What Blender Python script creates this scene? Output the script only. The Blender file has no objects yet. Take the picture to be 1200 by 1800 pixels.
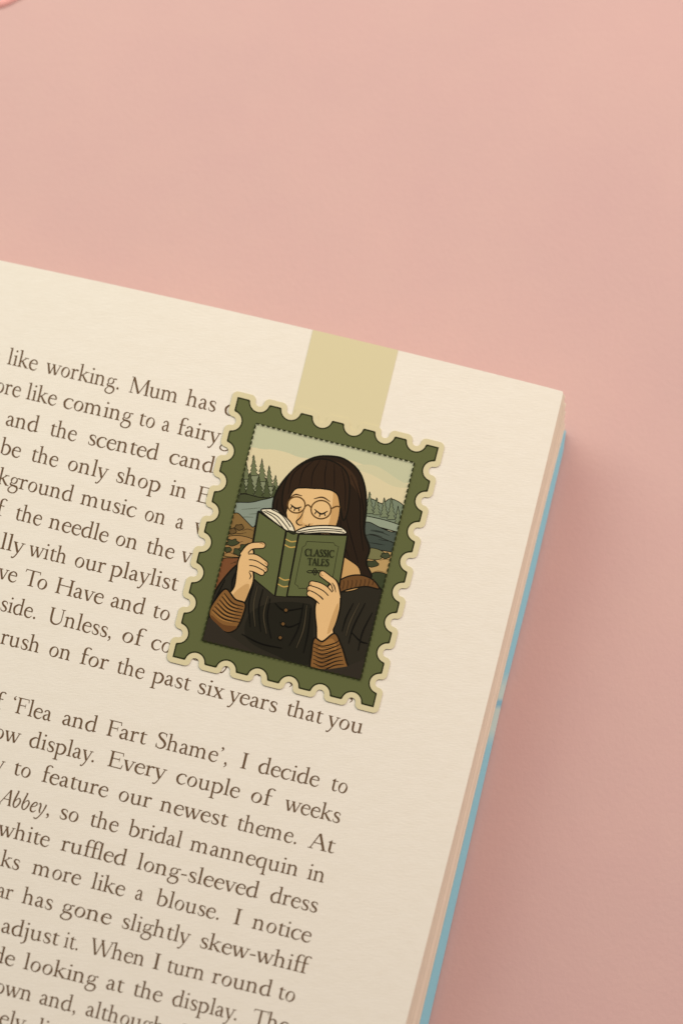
import bpy, math, random
from mathutils import Vector, Matrix
from mathutils.geometry import tessellate_polygon
R = random.Random(7)
sc = bpy.context.scene
col = sc.collection

# ---------------------------------------------------------------- camera
MM = 0.001
PXM = 11000.0                     # photograph pixels (1200 wide) per metre on the page
H = 0.0160                        # height of the open page above the table
DIST = 1.2
TILT = math.radians(22.0)
T = Vector((0, 0, H))
C = T + DIST * Vector((0.02, -math.sin(TILT), math.cos(TILT)))
Fw = (T - C).normalized()
Rt = Fw.cross(Vector((0, 1, 0))).normalized()
Up = Rt.cross(Fw)
cam_d = bpy.data.cameras.new('camera')
cam = bpy.data.objects.new('camera', cam_d)
col.objects.link(cam)
M3 = Matrix((Rt, Up, -Fw)).transposed()
cam.matrix_world = Matrix.Translation(C) @ M3.to_4x4()
cam_d.sensor_fit = 'VERTICAL'
cam_d.sensor_height = 36
cam_d.lens = 36 * PXM * DIST / 1800
cam_d.clip_start = 0.01
cam_d.clip_end = 50
cam_d.dof.use_dof = True
cam_d.dof.focus_distance = DIST - 0.005
cam_d.dof.aperture_fstop = 17
sc.camera = cam

# ---------------------------------------------------------------- light
world = bpy.data.worlds.new('World')
sc.world = world
world.use_nodes = True
bg = world.node_tree.nodes['Background']
bg.inputs[0].default_value = (1.0, 0.85, 0.80, 1)
bg.inputs[1].default_value = 0.20
ld = bpy.data.lights.new('key_light', 'AREA')  # unseen soft area lamp placed upper left as the key, not a window
ld.shape = 'RECTANGLE'
ld.size, ld.size_y = 0.44, 0.44
ld.energy = 1.60
ld.color = (0.97, 1.0, 0.88)
lo = bpy.data.objects.new('key_light', ld)
col.objects.link(lo)
lo.location = (-0.19, 0.30, 0.31)
lo.rotation_euler = (Vector((0.0, 0.0, 0)) - Vector(lo.location)).to_track_quat('-Z', 'Y').to_euler()
fd = bpy.data.lights.new('fill_light', 'AREA')
fd.shape = 'RECTANGLE'
fd.size, fd.size_y = 0.6, 0.6
fd.energy = 5.15
fd.color = (1.0, 0.82, 0.75)
fo = bpy.data.objects.new('fill_light', fd)
col.objects.link(fo)
fo.location = (0.48, 0.28, 0.44)
fo.rotation_euler = (Vector((0.0, 0.0, 0)) - Vector(fo.location)).to_track_quat('-Z', 'Y').to_euler()
sc.view_settings.view_transform = 'Standard'
sc.view_settings.look = 'None'
sc.view_settings.exposure = 0
sc.view_settings.gamma = 1
sc.view_settings.use_curve_mapping = False

# ---------------------------------------------------------------- helpers
def lin(c):
    c /= 255.0
    return c / 12.92 if c <= 0.04045 else ((c + 0.055) / 1.055) ** 2.4

GAIN = (1.12, 1.04, 0.98)         # print colours are divided by what the light gives on the page
def ink(r, g, b):
    return tuple(min(0.9, lin(v) / k) for v, k in zip((r, g, b), GAIN))

def ray(px, py):
    return (Fw * (PXM * DIST) + Rt * (px - 600) - Up * (py - 900)).normalized()

def at(px, py, z):                # a spot of the photograph on the level plane z
    d = ray(px, py)
    return C + d * ((z - C.z) / d.z)

def sag(p):                       # the leaf bends down towards the spine on the left
    s = (-0.026 - (p.x - 0.25 * p.y)) / 0.05
    if s <= 0: return 0.0
    return -0.0020 * (s * s if s < 1.0 else 2.0 * s - 1.0)

def on_page(px, py, h=0.0):
    z = H
    for _ in range(6):
        p = at(px, py, z + h)
        z = H + sag(p)
    return at(px, py, z + h)

def new_mat(name, rgb, rough=0.7, spec=0.3):
    m = bpy.data.materials.new(name)
    m.use_nodes = True
    b = m.node_tree.nodes['Principled BSDF']
    b.inputs['Base Color'].default_value = (*rgb, 1)
    b.inputs['Roughness'].default_value = rough
    b.inputs['Specular IOR Level'].default_value = spec
    return m

def noise_mix(m, c1, c2, scale, detail=4, rough=0.6, lo=0.35, hi=0.65, stretch=(1, 1, 1)):
    nt = m.node_tree
    b = nt.nodes['Principled BSDF']
    tc = nt.nodes.new('ShaderNodeTexCoord')
    mp = nt.nodes.new('ShaderNodeMapping')
    mp.inputs['Scale'].default_value = stretch
    n = nt.nodes.new('ShaderNodeTexNoise')
    n.inputs['Scale'].default_value = scale
    n.inputs['Detail'].default_value = detail
    n.inputs['Roughness'].default_value = rough
    cr = nt.nodes.new('ShaderNodeValToRGB')
    cr.color_ramp.elements[0].position = lo
    cr.color_ramp.elements[1].position = hi
    cr.color_ramp.elements[0].color = (*c1, 1)
    cr.color_ramp.elements[1].color = (*c2, 1)
    nt.links.new(tc.outputs['Object'], mp.inputs['Vector'])
    nt.links.new(mp.outputs['Vector'], n.inputs['Vector'])
    nt.links.new(n.outputs['Fac'], cr.inputs['Fac'])
    nt.links.new(cr.outputs['Color'], b.inputs['Base Color'])
    return n, cr, mp, tc

def add_bump(m, scale, strength, dist, stretch=(1, 1, 1), rot=0.0, detail=3):
    nt = m.node_tree
    b = nt.nodes['Principled BSDF']
    tc = nt.nodes.new('ShaderNodeTexCoord')
    mp = nt.nodes.new('ShaderNodeMapping')
    mp.inputs['Scale'].default_value = stretch
    mp.inputs['Rotation'].default_value = (0, 0, rot)
    n = nt.nodes.new('ShaderNodeTexNoise')
    n.inputs['Scale'].default_value = scale
    n.inputs['Detail'].default_value = detail
    bp = nt.nodes.new('ShaderNodeBump')
    bp.inputs['Strength'].default_value = strength
    bp.inputs['Distance'].default_value = dist
    nt.links.new(tc.outputs['Object'], mp.inputs['Vector'])
    nt.links.new(mp.outputs['Vector'], n.inputs['Vector'])
    nt.links.new(n.outputs['Fac'], bp.inputs['Height'])
    nt.links.new(bp.outputs['Normal'], b.inputs['Normal'])

class MB:
    def __init__(self):
        self.v, self.f, self.mi = [], [], []
    def poly(self, pts, mi=0):
        i = len(self.v)
        self.v += [tuple(p) for p in pts]
        if len(pts) <= 4:
            self.f.append(tuple(range(i, i + len(pts)))); self.mi.append(mi)
        else:
            for t in tessellate_polygon([[Vector(p) for p in pts]]):
                self.f.append(tuple(i + k for k in t)); self.mi.append(mi)
    def quad(self, a, b, c, d, mi=0):
        self.poly([a, b, c, d], mi)
    def slab(self, top, bot, mi=0):         # closed prism from two loops
        n = len(top)
        self.poly(top, mi)
        self.poly(bot, mi)
        for k in range(n):
            self.quad(top[k], top[(k + 1) % n], bot[(k + 1) % n], bot[k], mi)
    def grid(self, rows, mi=0):
        i = len(self.v); w = len(rows[0])
        for r in rows: self.v += [tuple(p) for p in r]
        for a in range(len(rows) - 1):
            for b in range(w - 1):
                q = i + a * w + b
                self.f.append((q, q + 1, q + w + 1, q + w)); self.mi.append(mi)
    def build(self, name, mats, parent=None, up=False, smooth=False):
        me = bpy.data.meshes.new(name)
        o = bpy.data.objects.new(name, me)
        col.objects.link(o)
        if parent is not None:
            o.parent = parent
        base = parent
        off = Vector((0, 0, 0))
        while base is not None:
            off += Vector(base.location); base = base.parent
        vs = [tuple(Vector(p) - off) for p in self.v]
        me.from_pydata(vs, [], self.f)
        if not isinstance(mats, (list, tuple)): mats = [mats]
        for m in mats: me.materials.append(m)
        me.polygons.foreach_set('material_index', self.mi)
        me.update()
        if up:
            flip = [p for p in me.polygons if p.normal.z < 0]
            for p in flip: p.flip()
        if smooth:
            me.polygons.foreach_set('use_smooth', [True] * len(me.polygons))
        me.update()
        return o

def thing(name, label, cat, loc):
    o = bpy.data.objects.new(name, None)
    o.empty_display_size = 0.01
    col.objects.link(o)
    o.location = loc
    o['label'] = label; o['category'] = cat
    return o

def smooth_closed(pts, n=6):
    out = []; k = len(pts)
    for i in range(k):
        p0, p1, p2, p3 = pts[i - 1], pts[i], pts[(i + 1) % k], pts[(i + 2) % k]
        for s in range(n):
            out.append(cr4(p0, p1, p2, p3, s / n))
    return out

def cr4(p0, p1, p2, p3, t):
    r = []
    for a, b, c, d in zip(p0, p1, p2, p3):
        r.append(0.5 * (2 * b + (c - a) * t + (2 * a - 5 * b + 4 * c - d) * t * t + (3 * b - a - 3 * c + d) * t ** 3))
    return tuple(r)

def smooth_open(pts, n=6):
    if len(pts) < 3:
        return [tuple(p) for p in pts]
    q = [tuple(2 * a - b for a, b in zip(pts[0], pts[1]))] + list(pts) + [tuple(2 * a - b for a, b in zip(pts[-1], pts[-2]))]
    out = []
    for i in range(1, len(q) - 2):
        for s in range(n):
            out.append(cr4(q[i - 1], q[i], q[i + 1], q[i + 2], s / n))
    out.append(tuple(pts[-1]))
    return out

def stroke_polys(pts, n=6):       # pts: (x, y, width); returns left and right rails
    s = smooth_open(pts, n)
    L, Rr = [], []
    for i, (x, y, w) in enumerate(s):
        a = s[max(0, i - 1)]; b = s[min(len(s) - 1, i + 1)]
        dx, dy = b[0] - a[0], b[1] - a[1]
        d = math.hypot(dx, dy) or 1
        nx, ny = -dy / d * w / 2, dx / d * w / 2
        L.append((x + nx, y + ny)); Rr.append((x - nx, y - ny))
    return L, Rr

# ---------------------------------------------------------------- table
m_table = new_mat('pink_table', (0.74, 0.47, 0.40), 0.75, 0.25)
n1, cr1, mp1, tc1 = noise_mix(m_table, (0.600, 0.408, 0.384), (0.634, 0.430, 0.396), 26, 5, 0.65, 0.3, 0.7)
tn = m_table.node_tree
n2 = tn.nodes.new('ShaderNodeTexNoise'); n2.inputs['Scale'].default_value = 60; n2.inputs['Detail'].default_value = 8; n2.inputs['Roughness'].default_value = 0.72
hs = tn.nodes.new('ShaderNodeMixRGB'); hs.blend_type = 'MULTIPLY'; hs.inputs[0].default_value = 1.0
c2 = tn.nodes.new('ShaderNodeValToRGB')
c2.color_ramp.elements[0].position = 0.25; c2.color_ramp.elements[0].color = (0.985, 0.955, 0.965, 1)
c2.color_ramp.elements[1].position = 0.75; c2.color_ramp.elements[1].color = (1.0, 1.0, 0.985, 1)
tn.links.new(tc1.outputs['Object'], n2.inputs['Vector']); tn.links.new(n2.outputs['Fac'], c2.inputs['Fac'])
tn.links.new(cr1.outputs['Color'], hs.inputs[1]); tn.links.new(c2.outputs['Color'], hs.inputs[2])
tn.links.new(hs.outputs[0], tn.nodes['Principled BSDF'].inputs['Base Color'])
add_bump(m_table, 1100, 0.22, 0.0002, detail=5)
mb = MB()
mb.quad((-3, -3, 0), (3, -3, 0), (3, 3, 0), (-3, 3, 0))
table = mb.build('tabletop', m_table)
table['kind'] = 'structure'

# ---------------------------------------------------------------- book
m_page = new_mat('page_paper', (0.83, 0.75, 0.63), 0.85, 0.15)
noise_mix(m_page, (0.775, 0.740, 0.640), (0.805, 0.775, 0.682), 420, 8, 0.7, 0.3, 0.7, (0.8, 2.2, 1))
add_bump(m_page, 1700, 0.16, 0.0002, (0.6, 2.2, 1), 0.25, 6)
m_block = new_mat('page_edges', (0.72, 0.655, 0.54), 0.9, 0.1)
m_block2 = new_mat('page_edges_pale', (0.79, 0.72, 0.60), 0.9, 0.1)
m_cover = new_mat('blue_cover', (0.285, 0.61, 0.75), 0.45, 0.4)
m_ink = new_mat('printing_ink', ink(110, 85, 61), 0.7, 0.05)

def lerp(a, b, t): return a + (b - a) * t
def quadc(p0, p1, p2, t1, t):     # curve through three points, the middle one at t1
    r = []
    for a, b, c in zip(p0, p1, p2):
        # Lagrange
        r.append(a * (t - t1) * (t - 1) / (t1) + b * t * (t - 1) / (t1 * (t1 - 1)) + c * t * (t - t1) / (1 - t1))
    return r
CORN = (990.0, 688.0)
def top_edge(a):                  # a: pixel x
    t = a / 990.0
    x, y = quadc((0, 457.5), (550, 580), CORN, 550 / 990, t)
    return (a, y)
def right_edge(y):
    t = (y - 688) / (1800 - 688)
    x, _ = quadc(CORN, (877, 1150), (712.6, 1800), (1150 - 688) / 1112, t)
    return (x, y)
def page_px(a, y):                # a along the top edge, y down the right edge
    tx, ty = top_edge(a); rx, ry = right_edge(y)
    # text rows are a little steeper than the top edge
    return (tx + rx - CORN[0], ty + ry - CORN[1])

book = thing('open_book', 'open paperback book with cream printed pages and thin blue cover edge', 'book', tuple(at(560, 1300, 0)))
PT = 0.00010                      # leaf thickness
xs = [-890 + i * 18 for i in range(104)] + [988.5, 990.0]
xs = sorted(x for x in xs if x <= 990)
ys = [688, 690] + [700 + i * 18 for i in range(75)]
def corner_cut(x, y, px):
    if x >= 988 and y <= 690:
        return (px[0] - 1.6 * (x - 988) / 2 * (691 - y) / 3, px[1] + 1.6 * (x - 988) / 2 * (691 - y) / 3)
    return px
rows_t = [[on_page(*corner_cut(x, y, page_px(x, y))) for x in xs] for y in ys]
rows_b = [[p - Vector((0, 0, PT)) for p in r] for r in rows_t]
mb = MB()
mb.grid(rows_t); mb.grid(rows_b)
mb.grid([rows_t[0], rows_b[0]]); mb.grid([rows_t[-1], rows_b[-1]])
mb.grid([[r[0] for r in rows_t], [r[0] for r in rows_b]])
mb.grid([[r[-1] for r in rows_t], [r[-1] for r in rows_b]])
page = mb.build('page', m_page, book)

# page block: stacked sheets, ragged at the fore-edge
BOT = ((991.0, 751.0), (871.0, 1240.0), (736.5, 1800.0))
def bot_edge(y):
    t = (y - 751) / (1800 - 751)
    x, _ = quadc(BOT[0], BOT[1], BOT[2], (1240 - 751) / 1049, t)
    return (x, y)
ZT = H - PT - 0.00022
ZB = 0.0012
NS = 84
mb = MB()
for k in range(NS):
    t = k / (NS - 1)              # 0 top, 1 bottom
    z1 = lerp(ZT, ZB + (ZT - ZB) / NS, t)
    th = (ZT - ZB) / NS * 0.86
    jx = R.gauss(0, 0.8)
    rag = (R.uniform(1.5, 4.5) if R.random() < 0.22 else R.uniform(-0.5, 0.8)) if t < 0.5 else R.uniform(-0.4, 0.6)
    right = []
    for i in range(9):
        s = i / 8
        p = right_edge(lerp(688, 2050, s)); q = bot_edge(lerp(751, 2090, s))
        w = at(p[0], p[1], H); b = at(q[0], q[1], ZB)
        e = lerp(w, b, t)
        j = jx + (rag if i == 0 else rag * 0.5 if i == 1 else 0) + R.gauss(0, 0.12)
        right.append(Vector((e.x + j / PXM, e.y - (0.0006 * R.random() if i == 0 else 0), z1)))
    top_l = []
    for i in range(9):
        a = lerp(-890, 990, i / 8)
        p = top_edge(a); w = at(p[0], p[1], H)
        top_l.append(w)
    off = right[0] - Vector((top_l[-1].x, top_l[-1].y, z1))
    tl = []
    for w in top_l[:-1]:
        sg = sag(w) * (1 - t) ** 1.0
        tl.append(Vector((w.x + off.x, w.y + off.y - 0.0003, z1 + sg)))
    # rows: each right point pairs with left copies
    rows = []
    for i in range(9):
        d = right[i] - right[0]
        rows.append([q + d for q in tl] + [right[i]])
    low = [[q - Vector((0, 0, th)) for q in r] for r in rows]
    mi = 1 if R.random() < 0.35 else 0
    mb.grid(rows, mi); mb.grid(low, mi)
    mb.grid([rows[0], low[0]], mi); mb.grid([rows[-1], low[-1]], mi)
    mb.grid([[r[-1] for r in rows], [r[-1] for r in low]], mi)
    mb.grid([[r[0] for r in rows], [r[0] for r in low]], mi)
mb.build('page_block', [m_block, m_block2], book)

# cover: thin card with a printed pale patch along its edge
nt = m_cover.node_tree
def outline_cover(z):
    e = [(994.0, 757.0), (989.5, 790), (935, 1020), (884.5, 1220), (816, 1520), (752.0, 1800), (690, 2060)]
    pts = [at(x, y, z) for x, y in e]
    a = at(*top_edge(-890), H); b = at(*CORN, H)
    d = a - b
    return pts + [pts[-1] + d, pts[0] + d]
mb = MB()
CT = 0.0011
mb.slab(outline_cover(CT), [Vector((p.x, p.y, 0.0003)) for p in outline_cover(CT)])
cover = mb.build('cover', m_cover, book)
bev = cover.modifiers.new('bevel', 'BEVEL'); bev.width = 0.0003; bev.segments = 2
# a pale printed area with a small blue mark part of the way down the cover
yb = book.location.y
tcn = nt.nodes.new('ShaderNodeTexCoord'); sx = nt.nodes.new('ShaderNodeSeparateXYZ')
mr = nt.nodes.new('ShaderNodeMapRange'); cr = nt.nodes.new('ShaderNodeValToRGB')
y_hi, y_lo = at(893, 1180, CT).y - yb, at(862, 1310, CT).y - yb
mr.inputs['From Min'].default_value = y_hi; mr.inputs['From Max'].default_value = y_lo
el = cr.color_ramp.elements
BLUE, PALE, DOT = (0.285, 0.61, 0.75, 1), (0.52, 0.68, 0.66, 1), (0.22, 0.50, 0.66, 1)
el[0].position, el[0].color = 0.0, BLUE
el[1].position, el[1].color = 1.0, BLUE
for p_, c_ in ((0.22, PALE), (0.36, PALE), (0.41, DOT), (0.45, DOT), (0.52, PALE), (0.80, PALE)):
    e_ = el.new(p_); e_.color = c_
nt.links.new(tcn.outputs['Object'], sx.inputs[0]); nt.links.new(sx.outputs['Y'], mr.inputs['Value'])
nt.links.new(mr.outputs[0], cr.inputs[0]); nt.links.new(cr.outputs[0], nt.nodes['Principled BSDF'].inputs['Base Color'])

# ---------------------------------------------------------------- lettering: a drawn old-style roman, 1000 units per em
class G:
    def __init__(s): s.p = []; s.q = []
    def P(s, *pts): s.p.append(list(pts)); return s
    def cur(s, *pts):
        L, Rr = stroke_polys([(x, y, w + 5) for x, y, w in pts], 5)
        s.q.append((L, Rr)); return s
    def bar(s, x0, y0, x1, y1, w):
        s.q.append(stroke_polys([(x0, y0, w + 6), (x1, y1, w + 6)])); return s
    def stem(s, x, y0, y1, w=74):
        return s.P((x - w / 2, y0), (x + w / 2, y0), (x + w / 2, y1), (x - w / 2, y1))
    def foot(s, x, y=0, l=58, r=58, w=74):
        return s.P((x - w/2 - l, y), (x + w/2 + r, y), (x + w/2 + r, y + 22), (x + w/2 + 12, y + 34), (x + w/2, y + 70),
                   (x - w/2, y + 70), (x - w/2 - 12, y + 34), (x - w/2 - l, y + 22))
    def head(s, x, y, l=58, r=58, w=74):
        return s.P((x - w/2 - l, y), (x + w/2 + r, y), (x + w/2 + r, y - 22), (x + w/2 + 12, y - 34), (x + w/2, y - 70),
                   (x - w/2, y - 70), (x - w/2 - 12, y - 34), (x - w/2 - l, y - 22))
    def flag(s, x, y, l=62, w=74):
        return s.P((x + w/2, y + 14), (x + w/2, y - 110), (x - w/2, y - 110), (x - w/2, y - 60), (x - w/2 - 14, y - 44), (x - w/2 - l, y - 38), (x - w/2 - l, y - 20))
    def dot(s, x, y, r):
        return s.P(*[(x + r * math.cos(a * math.pi / 6), y + r * math.sin(a * math.pi / 6)) for a in range(12)])
    def ell(s, cx, cy, rx, ry, thick, thin, tilt=22):
        o, i = [], []
        for k in range(29):
            a = k / 28 * 2 * math.pi
            c, sn = math.cos(a), math.sin(a)
            w = thin + (thick - thin) * abs(math.cos(a - math.radians(180 - tilt))) ** 1.4
            o.append((cx + rx * c, cy + ry * sn))
            i.append((cx + (rx - w) * c, cy + (ry - w * 0.86) * sn))
        s.q.append((o, i)); return s

GL = {}
def g(ch, adv):
    GL[ch] = (G(), adv); return GL[ch][0]
g('a', 405).cur((82,292,50),(98,345,44),(172,384,34),(242,348,60),(268,270,74),(268,110,74),(282,36,58),(322,16,38),(378,44,14)).cur((270,242,20),(165,208,32),(80,152,60),(72,85,76),(118,22,58),(190,26,34),(268,86,18))
g('b', 495).stem(108,20,690).flag(108,690).cur((108,300,22),(185,370,36),(285,378,54),(392,290,78),(412,185,82),(362,60,68),(262,-2,40),(160,4,30),(84,50,26))
g('c', 405).cur((362,318,62),(332,366,42),(252,388,32),(152,358,54),(72,262,78),(62,172,80),(100,60,72),(198,2,48),(290,14,32),(385,88,14))
g('d', 495).stem(368,20,690).flag(368,690).P((331,70),(405,70),(405,46),(470,44),(470,26),(331,-12)).cur((366,336,20),(282,386,34),(180,366,54),(82,272,76),(66,175,80),(104,56,68),(198,0,46),(294,34,30),(366,98,20))
g('e', 408).cur((382,92,14),(298,12,34),(196,2,52),(98,68,74),(66,180,78),(90,296,68),(182,380,40),(272,376,42),(338,320,56),(354,246,44)).bar(78,240,372,240,26)
g('f', 300).stem(132,30,500).foot(132,0,60,85).cur((132,480,74),(136,590,70),(176,676,48),(244,706,36),(304,690,44),(330,644,60)).bar(48,384,284,384,28)
g('g', 440).ell(200,262,140,130,66,26).cur((118,172,26),(78,118,46),(118,70,58),(255,62,66),(352,30,70),(384,-66,62),(318,-180,42),(190,-218,36),(74,-180,50),(40,-104,50),(82,-26,34),(150,40,22)).cur((292,340,22),(350,368,38),(428,362,46))
g('h', 515).stem(108,30,690).flag(108,690).foot(108,0,58,46).cur((108,296,20),(190,366,36),(282,378,58),(346,310,74),(356,200,74)).stem(356,30,205).foot(356,0,46,58)
g('i', 240).stem(120,30,390).flag(120,392).foot(120).dot(116,585,47)
g('j', 240).stem(122,90,390).flag(122,392).cur((122,110,74),(120,-80,70),(74,-186,42),(8,-224,34),(-28,-208,44)).dot(118,585,47)
g('k', 490).stem(108,30,690).flag(108,690).foot(108,0,58,46).bar(118,190,345,376,30).bar(268,380,440,380,22).cur((190,250,60),(300,110,74),(410,14,70)).bar(340,11,498,11,22)
g('l', 240).stem(118,30,690).flag(118,690).foot(118)
g('m', 785).stem(108,30,390).flag(108,392).foot(108,0,58,42).cur((108,296,20),(185,364,36),(270,378,56),(338,310,74),(350,200,74)).stem(350,30,205).foot(350,0,44,44).cur((350,296,20),(430,364,36),(518,378,56),(588,310,74),(600,200,74)).stem(600,30,205).foot(600,0,44,58)
g('n', 520).stem(108,30,390).flag(108,392).foot(108,0,58,46).cur((108,296,20),(190,366,36),(282,378,58),(346,310,74),(356,200,74)).stem(356,30,205).foot(356,0,46,58)
g('o', 455).ell(227,192,183,206,82,32)
g('p', 500).stem(112,-220,390).flag(112,392).foot(112,-248,58,66).cur((112,306,20),(194,370,36),(290,380,54),(396,296,76),(416,190,82),(366,62,68),(266,0,40),(178,6,30),(112,46,22))
g('q', 490).stem(368,-220,385).P((331,330),(405,330),(405,412),(380,405)).foot(368,-248,60,58).cur((366,338,20),(282,386,34),(180,366,54),(82,272,76),(66,175,80),(104,56,68),(198,0,46),(294,34,30),(366,98,20))
g('r', 345).stem(108,30,390).flag(108,392).foot(108,0,58,76).cur((108,268,20),(168,342,34),(232,378,54),(310,352,76))
g('s', 350).cur((286,282,16),(280,348,30),(212,384,32),(120,368,52),(86,300,66),(140,228,72),(240,168,76),(290,88,68),(248,18,44),(160,2,32),(84,34,28),(58,118,14))
g('t', 300).cur((128,390,70),(128,160,74),(136,58,70),(190,12,46),(246,20,28),(296,56,12)).P((40,388),(165,500),(165,372),(40,372)).bar(60,384,284,384,26)
g('u', 510).flag(112,390).cur((112,330,74),(112,150,74),(136,48,66),(206,4,46),(290,28,32),(366,98,20)).stem(366,20,386).flag(366,388).P((329,70),(403,70),(403,46),(474,44),(474,26),(329,-10))
g('v', 425).bar(66,380,208,-2,74).bar(222,0,350,380,32).bar(4,383,160,383,22).bar(278,383,422,383,22)
g('w', 650).bar(66,380,196,-2,74).bar(210,0,326,372,32).bar(312,380,432,-2,74).bar(446,0,574,380,32).bar(4,383,152,383,22).bar(242,383,384,383,22).bar(506,383,646,383,22)
g('x', 435).bar(80,380,344,4,76).bar(332,378,90,4,32).bar(20,383,170,383,22).bar(268,383,408,383,22).bar(14,11,160,11,22).bar(262,11,424,11,22)
g('y', 425).bar(66,380,216,8,74).cur((356,380,32),(232,30,34),(150,-150,38),(84,-222,42),(26,-204,54)).bar(4,383,160,383,22).bar(284,383,426,383,22)
g('z', 400).bar(60,380,350,380,30).bar(330,375,70,10,70).bar(50,12,360,12,30)
# capitals
g('A', 650).bar(312,640,86,10,32).bar(318,655,548,10,80).bar(150,236,450,236,28).bar(10,11,180,11,22).bar(440,11,640,11,22)
g('B', 590).stem(130,0,640,80).bar(60,628,260,628,28).bar(60,12,260,12,28).cur((250,628,28),(380,600,60),(410,490,76),(340,370,50),(220,345,26)).cur((220,345,26),(420,320,60),(490,190,80),(420,50,56),(250,12,28))
g('C', 680).cur((600,500,14),(560,580,34),(420,640,36),(230,600,60),(90,440,84),(80,260,86),(160,90,74),(330,4,48),(500,30,32),(620,140,14)).P((585,640),(612,640),(606,470),(588,480))
g('E', 570).stem(130,20,630,80).foot(130,0,58,40,80).head(130,650,58,40,80).bar(130,632,500,632,30).P((470,648),(502,648),(514,500),(492,502)).bar(130,338,400,338,28).P((388,420),(408,420),(408,256),(388,256)).bar(130,16,520,16,30).P((488,2),(520,2),(556,166),(530,166))
g('F', 535).stem(130,20,630,80).foot(130,0,58,76,80).head(130,650,58,40,80).bar(130,632,490,632,30).P((460,648),(492,648),(506,490),(482,492)).bar(130,330,390,330,28).P((378,415),(398,415),(398,246),(378,246))
g('H', 730).stem(130,20,630,80).foot(130,0,58,58,80).head(130,650,58,58,80).stem(592,20,630,80).foot(592,0,58,58,80).head(592,650,58,58,80).bar(130,336,592,336,30)
g('I', 330).stem(165,20,630,82).foot(165,0,62,62,82).head(165,650,62,62,82)
g('L', 560).stem(130,20,630,80).foot(130,0,58,40,80).head(130,650,58,58,80).bar(130,16,500,16,30).P((470,2),(502,2),(540,176),(514,176))
g('M', 850).bar(128,630,112,20,36).bar(136,640,420,20,82).bar(420,16,716,640,32).bar(716,640,736,20,82).bar(40,11,200,11,22).bar(640,11,820,11,22).bar(50,638,170,638,24).bar(690,638,806,638,24)
g('S', 480).cur((392,500,14),(376,590,34),(280,640,36),(160,612,60),(112,500,80),(190,390,88),(330,300,90),(404,180,84),(344,50,56),(220,2,38),(110,40,32),(66,170,14)).P((382,648),(402,648),(402,480),(386,480)).P((58,180),(76,180),(76,0),(56,0))
g('T', 620).stem(310,20,640,80).foot(310,0,72,72,80).bar(40,634,580,634,32).P((20,520),(42,514),(70,650),(36,660)).P((600,520),(578,514),(552,650),(588,660))
g('U', 700).head(140,650,58,58,80).cur((140,620,80),(140,260,80),(180,80,74),(320,4,54),(460,40,40),(550,150,34),(562,300,34),(562,630,34)).head(562,650,70,70,34)
g('W', 940).bar(86,630,272,-4,78).bar(290,0,480,640,32).bar(440,640,640,-4,78).bar(656,0,850,634,32).bar(10,639,190,639,22).bar(380,639,540,639,22).bar(770,639,930,639,22)
# marks
g('.', 225).dot(105,38,48)
g(',', 225).dot(105,38,48).cur((140,30,34),(134,-40,36),(70,-118,14))
g('\u2019', 230).dot(105,610,48).cur((140,602,34),(134,540,36),(70,460,14))
g('\u2018', 230).dot(125,520,48).cur((90,528,34),(96,590,36),(160,670,14))
g('-', 290).P((40,172),(248,186),(248,236),(40,222))
g(' ', 250)
# italic (the one italic word)
IT = {}
def gi(ch, adv):
    IT[ch] = (G(), adv); return IT[ch][0]
gi('A', 560).bar(400,640,40,10,30).bar(402,650,462,10,78).bar(170,230,440,230,26).bar(-20,11,110,11,22).bar(380,11,530,11,22)
gi('b', 390).cur((190,680,54),(140,470,66),(84,220,66),(90,70,60),(150,5,40),(230,40,44),(310,170,58),(330,290,60),(280,374,40),(200,340,26),(110,220,18)).bar(130,672,205,690,26)
gi('e', 340).cur((300,90,14),(220,14,36),(130,8,58),(70,80,66),(86,220,64),(170,350,46),(250,384,36),(292,330,46),(240,240,32),(90,180,22))
gi('y', 400).cur((40,330,20),(96,384,44),(130,300,64),(120,120,62),(160,20,50)).cur((350,384,60),(300,180,50),(200,-40,40),(90,-190,36),(10,-220,44),(-50,-190,40))

EM = 43.6
def word_shapes(word, italic=False):
    x = 0; out = []
    for i, ch in enumerate(word):
        gl, adv = (IT.get(ch) or GL[ch]) if italic else GL[ch]
        kern = 0
        nx = word[i + 1] if i + 1 < len(word) else ''
        if ch == 'T' and nx == 'o': kern = -90
        elif ch == 'T' and nx == 'h': kern = -20
        elif ch == 'f' and nx in 'fl' and nx: kern = -32
        elif ch == 'F' and nx == 'a': kern = -50
        elif ch == 'A' and nx == 't': kern = -30
        elif ch == 'W' and nx == 'h': kern = -20
        elif ch in 'vwy' and nx in 'oea' and nx: kern = -14
        elif ch in 'yr' and nx in '.,' and nx: kern = -50
        out.append((x, gl, adv)); x += adv + kern
    return out, x

def set_word(mb, word, px, py, slope, em, put, zstep=1.0e-6, italic=False, xscale=1.0, mi=0):
    d = math.hypot(1, slope); ux, uy = 1 / d, slope / d
    vx, vy = -uy * 1.0, ux
    shapes, wid = word_shapes(word, italic)
    n = 0
    for x0, gl, adv in shapes:
        def mp(p, h):
            c = adv * 0.5
            u = (x0 + c + (p[0] - c) * 1.05) * em / 1000 * xscale
            v = p[1] * 1.06 if p[1] <= 400 else 424 + (p[1] - 400) * 0.9
            v *= em / 1000
            # up is at right angles to the row
            return put(px + u * ux + v * uy, py + u * uy - v * ux, h)
        for poly in gl.p:
            n += 1
            mb.poly([mp(p, (n % 7) * zstep) for p in poly], mi)
        for L, Rr in gl.q:
            n += 1
            mb.grid([[mp(p, (n % 7) * zstep) for p in L], [mp(p, (n % 7) * zstep) for p in Rr]], mi)

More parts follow.
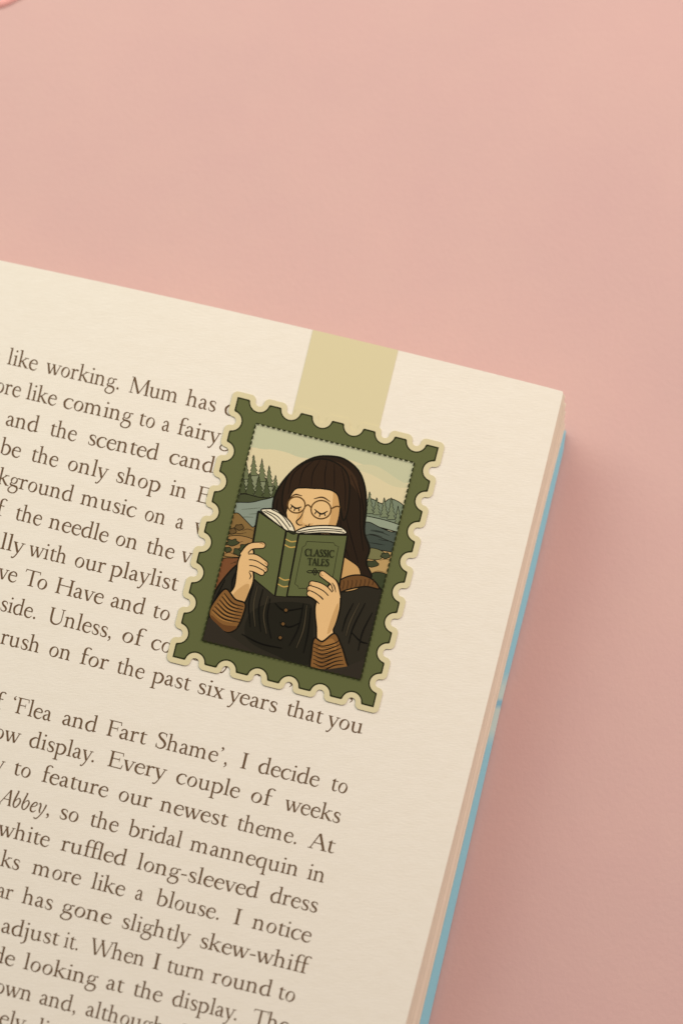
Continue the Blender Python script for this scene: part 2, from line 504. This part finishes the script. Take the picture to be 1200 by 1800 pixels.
LINES = [
 (636.5, .231, [('n',-16.5),('like',13),('working.',81),('Mum',227),('has',327),('c',394)]),
 (690.3, .232, [('ore',-9),('like',46),('coming',111),('to',243),('a',284),('fairy',311),('g',388)]),
 (744.7, .232, [('and',10),('the',87),('scented',154),('cand',297)]),
 (796.3, .2455,[('be',0),('the',54),('only',118),('shop',203),('in',298),('E',345)]),
 (850.3, .250, [('kground',-4),('music',142),('on',253),('a',308),('v',341)]),
 (906.0, .252, [('f',-7),('the',26),('needle',86),('on',202),('the',256),('v',318)]),
 (963.6, .241, [('ally',-18),('with',51),('our',130),('playlist',193.6)]),
 (1016.8,.252, [('ve',-3),('To',41),('Have',97),('and',194),('to',267)]),
 (1072.3,.2545,[('side.',0),('Unless,',84),('of',213),('cours',265),('y',390),('a',443),(',',508),('y',548),(',',614)]),
 (1130.5,.251, [('rush',1),('on',85),('for',140),('the',204),('past',267),('six',346),('years',402),('that',502),('you',575)]),
 (1246.0,.2455,[('of',-28),('\u2018Flea',18),('and',109),('Fart',187),('Shame\u2019,',272),('I',420),('decide',453),('to',580)]),
 (1299.0,.248, [('ow',-11),('display.',51),('Every',189),('couple',309),('of',439),('weeks',500)]),
 (1355.0,.2476,[('y',-11),('to',23),('feature',73),('our',207),('newest',281),('theme.',415),('At',542)]),
 (1412.5,.245, [('/Abbey',-1),(',',80.5),('so',104),('the',157),('bridal',225),('mannequin',334),('in',539)]),
 (1468.0,.245, [('white',-3),('ruffled',107),('long-sleeved',240),('dress',474)]),
 (1521.3,.249, [('ks',1),('more',57),('like',160),('a',237),('blouse.',274),('I',408),('notice',443)]),
 (1577.0,.250, [('ar',-6),('has',39),('gone',108),('slightly',213),('skew-whiff',350)]),
 (1637.6,.2407,[('adjust',2),('it.',112),('When',158),('I',266),('turn',292),('round',372),('to',487)]),
 (1692.5,.244, [('de',-14),('looking',41),('at',186),('the',233),('display.',302),('The',442)]),
 (1746.5,.254, [('own',-10),('and,',69),('although',150),('I',314)]),
 (1801.0,.250, [('ely',-2),('li',65)]),
]
# where each word ends along its row, so that words keep the printed widths
ENDS = [[2,68,214,316,381.5,None],
 [38.5,101.5,234,275,300,388,None],
 [70,136.5,280,378],
 [38.5,104,191,284.5,331,None],
 [130.5,241,294,325,None],
 [None,75.5,192.5,245,308,None],
 [44,120,187.5,314],
 [32,86,184,256.5,301],
 [68,200.5,254,None,None,None,None,None,None],
 [73,128,192.5,255.5,336,395,489,568,640],
 [None,93,172.5,259,404,440,562.5,613],
 [37,171,293,423,482,600],
 [None,57,192,268,401,526,590],
 [83,None,141,210,321,527,574],
 [89,224,456,560],
 [37,144,221.5,254,390,429,548.5],
 [24.5,95,198,335,542],
 [105,142,257,285,362,479,521],
 [28,173,219,287,421,None],
 [59,138,290,None],
 [None,None]]
for (y0, sl, words), ends in zip(LINES, ENDS):
    mb = MB()
    for wi, (w, x) in enumerate(words):
        it = w.startswith('/')
        w = w.lstrip('/')
        wid = word_shapes(w, it)[1] * EM / 1000 * 0.97
        fit = 1.0 if ends[wi] is None else min(1.16, max(0.86, (ends[wi] - x - 2.2) / wid))
        set_word(mb, w, x - 1.2, y0 + sl * x, sl, EM, lambda a, b, h: on_page(a, b, 0.000015 + h), italic=it, xscale=fit)
    mb.build('text_line', m_ink, page, up=True)

# ---------------------------------------------------------------- bookmark
def zpx(x, y): return (300 + x / 2.4, 660 + y / 2.4)
def on_mark(zx, zy, h):           # on the rigid flat bookmark lying on the page
    px, py = zpx(zx, zy)
    return at(px, py, H + h)
bk = thing('bookmark', 'green scalloped stamp bookmark with cream strap folded over the page top', 'bookmark', tuple(at(545, 960, H)))
m_cream = new_mat('cream_card', ink(221, 206, 162), 0.6, 0.06)
m_green = new_mat('green_print', ink(98, 101, 60), 0.6, 0.06)
m_line = new_mat('dark_outline_print', ink(44, 46, 20), 0.6, 0.06)

# strap: front leaf, fold over the page edge, back leaf under the page
SA, SB = (550.0, 580.0), (699.5, 617.0)
SD = (-41.5, 170.0)               # direction of the strap down the page (px)
prof = [(1.0, 0.00007), (0.6, 0.00007), (0.2, 0.00007), (0.02, 0.00007)]
for i in range(7):
    a = math.pi / 2 - i * math.pi / 6
    prof.append((-0.0022 * math.cos(a) * 0 - 0.0010 * math.cos(a), -0.00007 + 0.00014 * math.sin(a)))
prof += [(0.2, -0.00021), (1.0, -0.00021)]
mb = MB()
def strap_row(dn, z, t=0.0):
    out = []
    for k in range(9):
        s = k / 8
        px = lerp(SA[0], SB[0], s); py = top_edge(px)[1] + 0.0
        out.append(at(px + SD[0] * dn, py + SD[1] * dn, H) + Vector((0, 0, z)))
    return out
rows = [strap_row(dn, z) for dn, z in prof]
inner = []
for (dn, z) in prof:
    zi = z - 0.00005 if z > -0.00007 else z + 0.00005
    inner.append(strap_row(dn + (0.0006 if -0.01 < dn < 0.0 else 0), zi))
mb.grid(rows); mb.grid(inner)
mb.grid([[r[0] for r in rows], [r[0] for r in inner]])
mb.grid([[r[-1] for r in rows], [r[-1] for r in inner]])
mb.grid([rows[0], inner[0]]); mb.grid([rows[-1], inner[-1]])
mb.build('strap', m_cream, bk)

# stamp outlines in the stamp's own frame: u along the top, v down the side
O = (283, 90); UW, VH = 873.0, 1131.0
eu = (847 / 873.0, 213 / 873.0); ev = (-275 / 1131.0, 1097 / 1131.0)
def uv(u, v): return (O[0] + u * eu[0] + v * ev[0], O[1] + u * eu[1] + v * ev[1])
def stamp_outline(off, r, rc):
    # off: how far outside the tab line, r: notch radius, rc: rounding of the tab corners
    W2, H2 = UW, VH
    nu, nv = 6, 8
    pts = []
    def side(L, n, f):
        sp = 136.0 if n == 6 else 132.0
        first = (L - sp * (n - 1)) / 2
        loc = []
        if rc > 0:
            loc += [(-rc * math.cos(a) , -rc * math.sin(a)) for a in [i * math.pi / 2 / 7 for i in range(1, 7)]]
            loc.append((0, -off))
        else:
            loc.append((-off, -off))
        for k in range(n):
            c = first + k * sp
            if rc > 0:
                for i in range(8):       # outer tab corner going in
                    a = math.pi / 2 - i / 7 * math.pi / 2
                    loc.append((c - 41 + rc * math.cos(a), -rc * math.sin(a)))
                for i in range(1, 14):
                    a = math.pi - i / 14 * math.pi
                    loc.append((c + r * math.cos(a), r * math.sin(a)))
                for i in range(8):
                    a = i / 7 * math.pi / 2
                    loc.append((c + 41 - rc * math.cos(a), -rc * math.sin(a)))
            else:
                dv = -off
                w = math.sqrt(max(1, r * r - dv * dv)) if dv > 0 else r
                a0 = math.asin(min(1, dv / r)) if dv > 0 else 0
                loc.append((c - w - 5, dv)); loc.append((c - w - 0.5, dv + 2.5))
                for i in range(1, 16):
                    a = math.pi - a0 - i / 16 * (math.pi - 2 * a0)
                    loc.append((c + r * math.cos(a), r * math.sin(a)))
                loc.append((c + w + 0.5, dv + 2.5)); loc.append((c + w + 5, dv))
        if rc > 0: loc.append((L, -off))
        return [f(a, b) for a, b in loc]
    pts += side(W2, 6, lambda a, b: uv(a, b))
    pts += side(H2, 8, lambda a, b: uv(W2 - b, a))
    pts += side(W2, 6, lambda a, b: uv(W2 - a, H2 - b))
    pts += side(H2, 8, lambda a, b: uv(b, H2 - a))
    return pts
Z1, Z2 = 0.00008, 0.00015         # backing card
out = stamp_outline(23, 18, 23)
mb = MB()
mb.slab([on_mark(x, y, Z2) for x, y in out], [on_mark(x, y, Z1) for x, y in out])
mb.build('backing', m_cream, bk)
mb = MB()
out = stamp_outline(0, 41, 0)
mb.slab([on_mark(x, y, Z2 + 0.00002) for x, y in out], [on_mark(x, y, Z2 + 0.000005) for x, y in out], 1)
out = stamp_outline(-6.5, 47, 0)
mb.poly([on_mark(x, y, Z2 + 0.000024) for x, y in out], 0)
frame = mb.build('stamp_frame', [m_green, m_line], bk)

# ------------- the printed picture: flat layers of print, a generic reader with a book
WIN = [(360, 202), (1027, 367), (800, 1283), (133, 1117)]
def clip(poly):
    out = list(poly)
    for i in range(4):
        a, b = WIN[i], WIN[(i + 1) % 4]
        def side(p): return (b[0] - a[0]) * (p[1] - a[1]) - (b[1] - a[1]) * (p[0] - a[0])
        res = []
        for k in range(len(out)):
            p, q = out[k - 1], out[k]
            sp, sq = side(p), side(q)
            if (sp >= 0) != (sq >= 0):
                t = sp / (sp - sq)
                res.append((p[0] + (q[0] - p[0]) * t, p[1] + (q[1] - p[1]) * t))
            if sq >= 0: res.append(q)
        out = res
        if not out: return []
    return out
PAL = {}
pal_mats = []
def pm(c):
    if c not in PAL:
        PAL[c] = len(pal_mats)
        pal_mats.append(new_mat('print_' + str(len(pal_mats)), ink(*c), 0.6, 0.06))
    return PAL[c]
pic = MB()
ZP = Z2 + 0.00003
lay = [0]
INK = (24, 19, 10)
def put_poly(pts, c):
    pts = clip(pts)
    if len(pts) < 3: return
    h = ZP + lay[0] * 5e-7
    pic.poly([on_mark(x, y, h) for x, y in pts], pm(c))
def stroke(c, pts, w=5, taper=False, n=6):
    if c == INK: w *= 1.22
    lay[0] += 1
    k = len(pts)
    p3 = []
    for i, p in enumerate(pts):
        ww = w
        if taper: ww = w * (0.25 + 0.75 * math.sin(math.pi * (i + 0.3) / (k - 0.4)))
        p3.append((p[0], p[1], ww))
    L, Rr = stroke_polys(p3, n)
    for i in range(len(L) - 1):
        put_poly([L[i], L[i + 1], Rr[i + 1], Rr[i]], c)
def fill(c, pts, sm=True, line=0, lc=INK, n=5):
    lay[0] += 1
    q = smooth_closed(pts, n) if sm else pts
    put_poly(q, c)
    if line:
        stroke(lc, list(q) + [q[0]], line, n=1)
def capsule(c, pts, w, line=4.5):
    for cc, ww, ext in ((INK, w + 2 * line, line), (c, w, 0)):
        lay[0] += 1
        s = smooth_open([(x, y, ww) for x, y in pts], 5)
        L, Rr = stroke_polys([(x, y, ww) for x, y in pts], 5)
        e = s[-1]; b = s[-2]
        ang = math.atan2(e[1] - b[1], e[0] - b[0])
        cap = [(e[0] + ww / 2 * math.cos(ang + math.pi / 2 - i * math.pi / 8), e[1] + ww / 2 * math.sin(ang + math.pi / 2 - i * math.pi / 8)) for i in range(9)]
        put_poly(L + cap + Rr[::-1], cc)

SKY, CREAM = (198, 196, 158), (222, 206, 163)
fill(SKY, WIN, False)
fill(CREAM, [(300,340),(400,312),(480,322),(560,348),(700,345),(800,372),(880,410),(950,455),(1030,480),(1030,760),(260,700)], True)
fill((210,201,160), [(760,385),(860,380),(960,440),(1010,470),(940,468),(850,420)])
# far hills and pines
fill((134,138,104), [(250,520),(300,440),(350,415),(410,440),(460,500),(520,560),(520,620),(240,620)], line=3)
def pine(x, y, h, w, c):
    pts = [(x, y - h)]
    n = 5
    for i in range(n):
        t = (i + 1) / n
        pts += [(x + w * t * 0.5 + R.uniform(-2, 2), y - h + h * t - 4), (x + w * t * 0.28, y - h + h * t - 2)]
    pts2 = []
    for i in range(n, 0, -1):
        t = i / n
        pts2 += [(x - w * t * 0.28, y - h + h * t - 2), (x - w * t * 0.5 + R.uniform(-2, 2), y - h + h * t - 4)]
    fill(c, pts + pts2, False, line=2.2)
for x, y, h, w in ((318,440,80,38),(350,425,90,40),(385,450,100,42),(415,470,90,38),(442,490,70,34)):
    pine(x, y, h, w, (112,117,80))
for x, y, h, w in ((300,500,110,52),(335,520,110,56),(372,525,100,54),(405,530,90,52),(438,535,70,44)):
    pine(x, y, h, w, (76,82,50))
fill((70,74,46), [(250,540),(300,500),(380,515),(470,520),(480,560),(400,545),(330,560),(240,580)], line=3)
fill((137,146,128), [(240,545),(340,535),(400,522),(480,515),(480,640),(250,640)], line=3)
for a in ((300,565,380,558),(330,585,420,575),(280,600,350,598),(370,605,440,600)):
    stroke((92,98,80), [(a[0],a[1]),((a[0]+a[2])/2,a[1]-3),(a[2],a[3])], 3, True)
# near left bank
fill((134,104,58), [(230,700),(250,600),(280,580),(310,605),(345,640),(370,650),(370,960),(150,960)], line=3)
fill((160,122,72), [(230,690),(280,675),(345,690),(370,720),(370,760),(220,760)], line=2.5)
fill((122,76,44), [(205,790),(260,770),(330,790),(330,920),(160,930)], line=2.5)
for i in range(9):
    x = R.uniform(215, 320); y = R.uniform(620, 830)
    stroke((70,48,24), [(x,y),(x+22,y+R.uniform(-8,4)),(x+48,y+R.uniform(-4,8))], 3, True)
def bush(x, y, s, c):
    pts = []
    for i in range(11):
        a = i / 11 * 2 * math.pi
        rr = s * (1 + 0.2 * math.sin(3.0 * i)) * R.uniform(.85, 1.1)
        pts.append((x + rr * math.cos(a) * 1.3, y + rr * 0.75 * math.sin(a)))
    fill(c, pts, line=2.5)
for x, y, s in ((262,705,20),(292,745,22),(318,728,24),(240,735,15)): bush(x, y, s, (66,70,42))
bush(258, 655, 17, (104,80,44)); bush(290, 640, 16, (104,80,44))
# right bank
fill((122,132,106), [(790,560),(840,520),(890,540),(930,520),(990,560),(990,640),(790,640)], line=3)
for x, y, h, w in ((838,585,95,40),(868,590,75,36),(900,600,85,38),(930,610,95,40),(958,630,80,36)):
    pine(x, y, h, w, (122,130,98))
fill((150,158,132), [(790,590),(860,600),(930,618),(980,640),(980,665),(880,640),(790,622)], line=3)
fill((80,88,76), [(790,640),(830,618),(880,640),(930,660),(980,665),(970,760),(790,740)], line=3)
fill((66,74,64), [(790,690),(840,672),(900,690),(960,720),(960,760),(790,740)], line=2.5)
for i in range(7):
    x = R.uniform(820, 880); y = R.uniform(650, 730)
    stroke((38,42,34), [(x,y),(x+26,y+4),(x+56,y+R.uniform(6,16))], 3, True)
fill((186,152,96), [(790,745),(850,735),(930,745),(990,760),(960,900),(790,880)], line=3)
fill((120,116,74), [(800,742),(850,728),(900,748),(880,776),(820,770)], line=2.5)
for a in ((820,800),(850,830),(880,780),(860,860)):
    stroke((110,84,44), [(a[0],a[1]),(a[0]+26,a[1]-5),(a[0]+58,a[1]+2)], 3, True)
bush(850, 795, 20, (64,68,42)); bush(905, 760, 16, (70,74,48))
fill((60,66,40), [(830,850),(870,830),(920,850),(920,930),(830,900)], line=3)
# shoulders and jumper
fill((45,40,29), [(120,1130),(170,950),(230,850),(300,790),(360,830),(440,900),(600,930),(700,900),(760,866),(830,872),(890,905),(910,960),(860,1300),(500,1320)], line=6)
fill((33,30,20), [(330,1010),(420,960),(560,960),(600,1000),(580,1220),(440,1180),(320,1110)])
# hair behind: a chin-length bob
fill((42,29,17), [(436,600),(432,540),(452,480),(492,425),(540,380),(600,348),(660,340),(730,352),(790,400),(818,470),(824,560),(816,660),(838,730),(824,790),(846,850),(790,858),(730,830),(690,700),(500,640),(462,622)], line=7)
fill((62,42,25), [(560,385),(640,356),(720,372),(780,430),(800,520),(770,470),(700,410),(620,392)])
# neck and collar
fill((203,158,98), [(690,760),(770,790),(800,830),(790,900),(680,900)], line=4)
fill((110,74,38), [(690,884),(740,850),(800,842),(852,862),(878,900),(820,890),(740,905),(690,925)], line=5)
for i in range(9):
    x = 706 + i * 18
    stroke((60,38,18), [(x, 905 - 2.6 * i), (x + 6, 880 - 2.2 * i), (x + 4, 866 - i)], 3)
# face
fill((231,189,130), [(486,480),(520,420),(600,400),(680,420),(712,490),(708,590),(684,660),(620,700),(560,690),(505,640),(484,560)], line=4)
fill((206,160,100), [(690,440),(712,490),(708,590),(684,655),(640,690),(668,620),(682,540)])
fill((214,168,108), [(548,560),(560,590),(556,618),(580,628),(600,622),(586,640),(540,634),(528,616)])
# fringe
fill((50,34,20), [(470,540),(478,470),(505,410),(560,372),(640,352),(715,380),(752,440),(748,560),(728,612),(716,560),(706,508),(680,486),(640,478),(600,476),(560,474),(524,480),(500,520),(484,580)], line=5)
for a in ([(600,362),(560,400),(540,470)], [(630,358),(600,410),(592,478)], [(660,360),(650,420),(652,484)], [(690,372),(690,430),(690,482)], [(720,392),(736,470),(734,570)], [(560,376),(515,420),(496,500)]):
    stroke((20,13,7), a, 4, True)
for a in ([(760,420),(796,520),(800,640),(812,740)], [(740,600),(760,680),(790,790)], [(716,610),(724,690),(752,770)], [(790,450),(812,560),(810,650)], [(452,520),(446,570),(456,606)]):
    stroke((20,13,7), a, 4, True)
# lowered eyes behind round glasses
for cx, cy, r in ((530,546,37), (634,566,42)):
    ring = [(cx + r * math.cos(i * math.pi / 9), cy + r * 0.92 * math.sin(i * math.pi / 9)) for i in range(19)]
    stroke((96,66,30), ring, 6, n=3)
stroke((96,66,30), [(567,552),(580,546),(593,558)], 6)
stroke((96,66,30), [(676,562),(700,552),(716,556)], 6)
stroke(INK, [(506,544),(528,560),(552,554)], 6, True)
stroke(INK, [(606,564),(634,584),(662,572)], 6, True)
for a in ((512,552,505,563),(524,560,520,572),(540,560,541,572),(614,574,607,585),(630,584,627,596),(648,581,652,593)):
    stroke(INK, [(a[0],a[1]),(a[2],a[3])], 4)
stroke((70,44,20), [(504,516),(526,502),(554,508)], 6, True)
stroke((70,44,20), [(604,520),(640,514),(672,532)], 6, True)
stroke(INK, [(562,570),(548,598),(530,616),(540,630),(556,630)], 4.5, True)
stroke(INK, [(566,632),(580,636),(586,624)], 4, True)
# the little book
fill((97,101,60), [(370,572),(490,656),(440,930),(325,838)], False, line=7)
fill((238,224,190), [(384,574),(412,562),(444,566),(484,596),(512,628),(522,660),(486,654)], line=5)
for a in ([(402,570),(450,594),(490,640),(498,656)], [(424,564),(470,590),(506,640)], [(392,572),(440,602),(478,648)]):
    stroke(INK, a, 3.5)
fill((238,224,190), [(524,662),(560,642),(620,634),(680,634),(722,642),(738,668),(640,664),(560,668)], line=5)
for a in ([(534,660),(600,648),(664,646),(724,652)], [(545,664),(620,656),(690,656),(732,662)]):
    stroke(INK, a, 3.5)
fill((97,101,60), [(487,656),(540,668),(490,934),(440,929)], False, line=7)
fill((44,44,26), [(497,654),(528,662),(520,670),(503,664)], line=3)
fill((97,101,60), [(540,668),(745,675),(703,936),(490,932)], False, line=7)
for y in (690, 714, 852, 880):
    t = (y - 656) / 274
    x0 = 487 - 47 * t + 4; x1 = 540 - 50 * t - 4
    stroke((197,160,84), [(x0, y), ((x0 + x1) / 2, y + 11), (x1, y + 9)], 5)
fr = [(574,700),(688,706),(692,716),(708,722),(700,760),(688,830),(684,846),(676,890),(668,898),(540,898),(536,888),(524,880),(532,840),(556,724),(568,716)]
stroke((52,52,28), fr + [fr[0]], 3, n=1)
# ornament
for cx in (588, 628):
    ring = [(cx + 13 * math.cos(i * math.pi / 5), 828 + 5 * math.sin(i * math.pi / 5)) for i in range(11)]
    stroke(INK, ring, 3, n=2)
for cx, cy in ((608,820),(608,836),(602,828),(614,828)):
    ring = [(cx + 5 * math.cos(i * math.pi / 4), cy + 6 * math.sin(i * math.pi / 4)) for i in range(9)]
    stroke(INK, ring, 3, n=2)
# left hand
SK, SKD = (230, 186, 127), (205, 160, 102)
fill(SK, [(238,936),(268,890),(280,810),(296,752),(324,716),(350,740),(346,800),(350,860),(334,910),(306,968),(262,990)], line=6)
fill(SKD, [(262,930),(300,890),(330,880),(326,920),(300,962)])
capsule(SK, [(302,760),(336,722),(386,716)], 22)
capsule(SK, [(312,768),(356,768),(398,796)], 22)
capsule(SK, [(314,790),(354,793),(396,818)], 21)
capsule(SK, [(316,812),(350,816),(384,832)], 19)
fill(SK, [(284,800),(304,748),(326,748),(332,830),(326,870),(290,880)])
stroke(INK, [(332,860),(338,846),(330,828)], 4, True)
for a in ((376,708,392,714),(396,790,406,800),(394,812,403,822)):
    stroke((150,104,58), [(a[0],a[1]),((a[0]+a[2])/2+2,(a[1]+a[3])/2-2),(a[2],a[3])], 3)
# left cuff (ribbed brown knit)
fill((133,91,46), [(232,900),(272,944),(314,962),(306,1010),(280,1064),(240,1080),(180,1040),(162,1000),(186,950)], line=6)
fill((104,66,32), [(170,1010),(220,1050),(280,1060),(240,1082),(190,1050)])
for i in range(6):
    t = i / 6
    stroke(INK, [(226 - 60*t, 918 + 84*t), (262 - 44*t, 960 + 80*t), (308 - 20*t, 975 + 80*t)], 4.5, True)
    stroke((176,126,66), [(222 - 58*t, 926 + 84*t), (250 - 44*t, 962 + 80*t), (282 - 26*t, 978 + 78*t)], 3.5, True)
# right hand
fill(SK, [(690,862),(712,900),(716,950),(708,1010),(686,1070),(690,1110),(622,1122),(614,1060),(608,990),(616,950),(640,920)], line=6)
capsule(SK, [(704,940),(690,880),(664,856),(640,838)], 23)
capsule(SK, [(690,950),(658,908),(628,888),(596,880)], 22)
capsule(SK, [(676,968),(646,928),(618,910),(588,900)], 22)
capsule(SK, [(654,984),(630,950),(606,930),(586,920)], 20)
fill(SK, [(628,960),(664,930),(704,900),(712,950),(700,1010),(640,1040),(614,1000)])
fill(SKD, [(690,990),(706,960),(704,1010),(684,1068),(660,1090),(672,1040)])
stroke(INK, [(696,915),(690,890),(680,874)], 4, True)
for a in ((632,832,642,846),(588,874,598,888),(580,896,590,908)):
    stroke((150,104,58), [(a[0],a[1]),((a[0]+a[2])/2-3,(a[1]+a[3])/2+1),(a[2],a[3])], 3)
# right cuff
fill((133,91,46), [(606,1108),(640,1122),(690,1088),(716,1130),(738,1200),(740,1250),(600,1250),(594,1170)], line=6)
fill((160,112,58), [(640,1130),(680,1110),(700,1150),(660,1170),(620,1160)])
for i in range(7):
    y = 1128 + i * 17
    stroke(INK, [(600, y), (640, y + 14), (690, y + 2 - 1.5*i), (712 + 3*i, y - 12)], 4.5, True)
    stroke((88,56,26), [(612, y + 12), (650, y + 21), (690, y + 12)], 3, True)
# knit folds
for a in ([(350,880),(330,960),(336,1060)], [(390,900),(372,980),(380,1080)], [(420,940),(408,1020),(424,1110)],
          [(560,960),(540,1060),(500,1140)], [(590,980),(580,1080),(560,1170)], [(300,1090),(380,1130),(470,1150)],
          [(770,960),(740,1020),(722,1080)], [(820,960),(770,1060),(750,1130)], [(850,1000),(810,1080),(790,1160)],
          [(230,860),(200,920),(186,950)], [(280,820),(262,860),(258,900)], [(760,1080),(800,1120),(830,1130)],
          [(440,960),(480,990),(560,980)], [(460,1040),(500,1060),(550,1040)]):
    stroke((14,12,7), a, 5, True)
for a in ([(366,890),(350,970),(356,1060)], [(574,970),(560,1070),(530,1150)], [(795,960),(756,1040),(738,1100)], [(410,930),(392,1010),(404,1090)]):
    stroke((74,64,46), a, 5, True)
for i in range(3):
    bx, by = 486 - i * 12, 990 + i * 58
    fill((110,78,40), [(bx-9,by),(bx,by-9),(bx+9,by),(bx,by+9)], line=3)
fill((50,43,33), [(165,1020),(230,1082),(300,1132),(360,1175),(100,1130)], False)
fill((50,43,33), [(560,1232),(660,1240),(740,1228),(830,1190),(820,1300),(560,1260)], False)
picture = pic.build('picture', pal_mats, frame, up=True)

# dashes round the picture
mb = MB()
for i in range(4):
    a, b = WIN[i], WIN[(i + 1) % 4]
    L = math.hypot(b[0] - a[0], b[1] - a[1])
    dx, dy = (b[0] - a[0]) / L, (b[1] - a[1]) / L
    s = 0
    while s < L:
        e = min(L, s + (15 if i in (0, 1, 3) else 12))
        q = []
        for t, w in ((s, -3), (e, -3), (e, 3), (s, 3)):
            q.append(on_mark(a[0] + dx * t - dy * w, a[1] + dy * t + dx * w, ZP + 0.000185))
        mb.poly(q)
        s += 23
mb.build('dashed_border', m_line, frame, up=True)
# title on the little book
m_title = new_mat('title_print', ink(24, 24, 12), 0.6, 0.06)
mb = MB()
put_t = lambda px, py, h: at(px, py, H + ZP + 0.000185 + h)
def title(txt, zx, zy, wz, em):
    sh, wid = word_shapes(txt)
    x, y = zpx(zx, zy)
    for dx, dh in ((0.0, 0.0), (0.45, 8e-6)):
        set_word(mb, txt, x + dx, y, 0.055, em, lambda a, b, h: put_t(a, b, h + dh), xscale=(wz / 2.4) / (wid * em / 1000))
title('CLASSIC', 565, 760, 124, 19.0)
title('TALES', 576, 799, 91, 19.0)
mb.build('lettering', m_title, frame, up=True)

# ---------------------------------------------------------------- petal-like scrap at the corner
m_petal = new_mat('coral_pink', (0.92, 0.47, 0.43), 0.6, 0.3)
pp = [(-160, -60), (-110, -130), (-10, -140), (60, -70), (66, -24), (34, -1), (-4, 15), (-70, 22), (-130, 0)]
pp = smooth_closed(pp, 5)
cx = sum(p[0] for p in pp) / len(pp); cy = sum(p[1] for p in pp) / len(pp)
mb = MB()
rows = []
for k, (f, z) in enumerate(((1.0, 0.0001), (1.0, 0.0003), (0.85, 0.0005), (0.5, 0.0008), (0.2, 0.0009), (0.01, 0.0009))):
    r = [at(cx + (x - cx) * f, cy + (y - cy) * f, 0.0) + Vector((0, 0, z)) for x, y in pp]
    rows.append(r + [r[0]])
mb.grid(rows)
petal = mb.build('flower_petal', m_petal, smooth=True)
petal['label'] = 'coral pink petal tip poking in at the top left corner'
petal['category'] = 'petal'
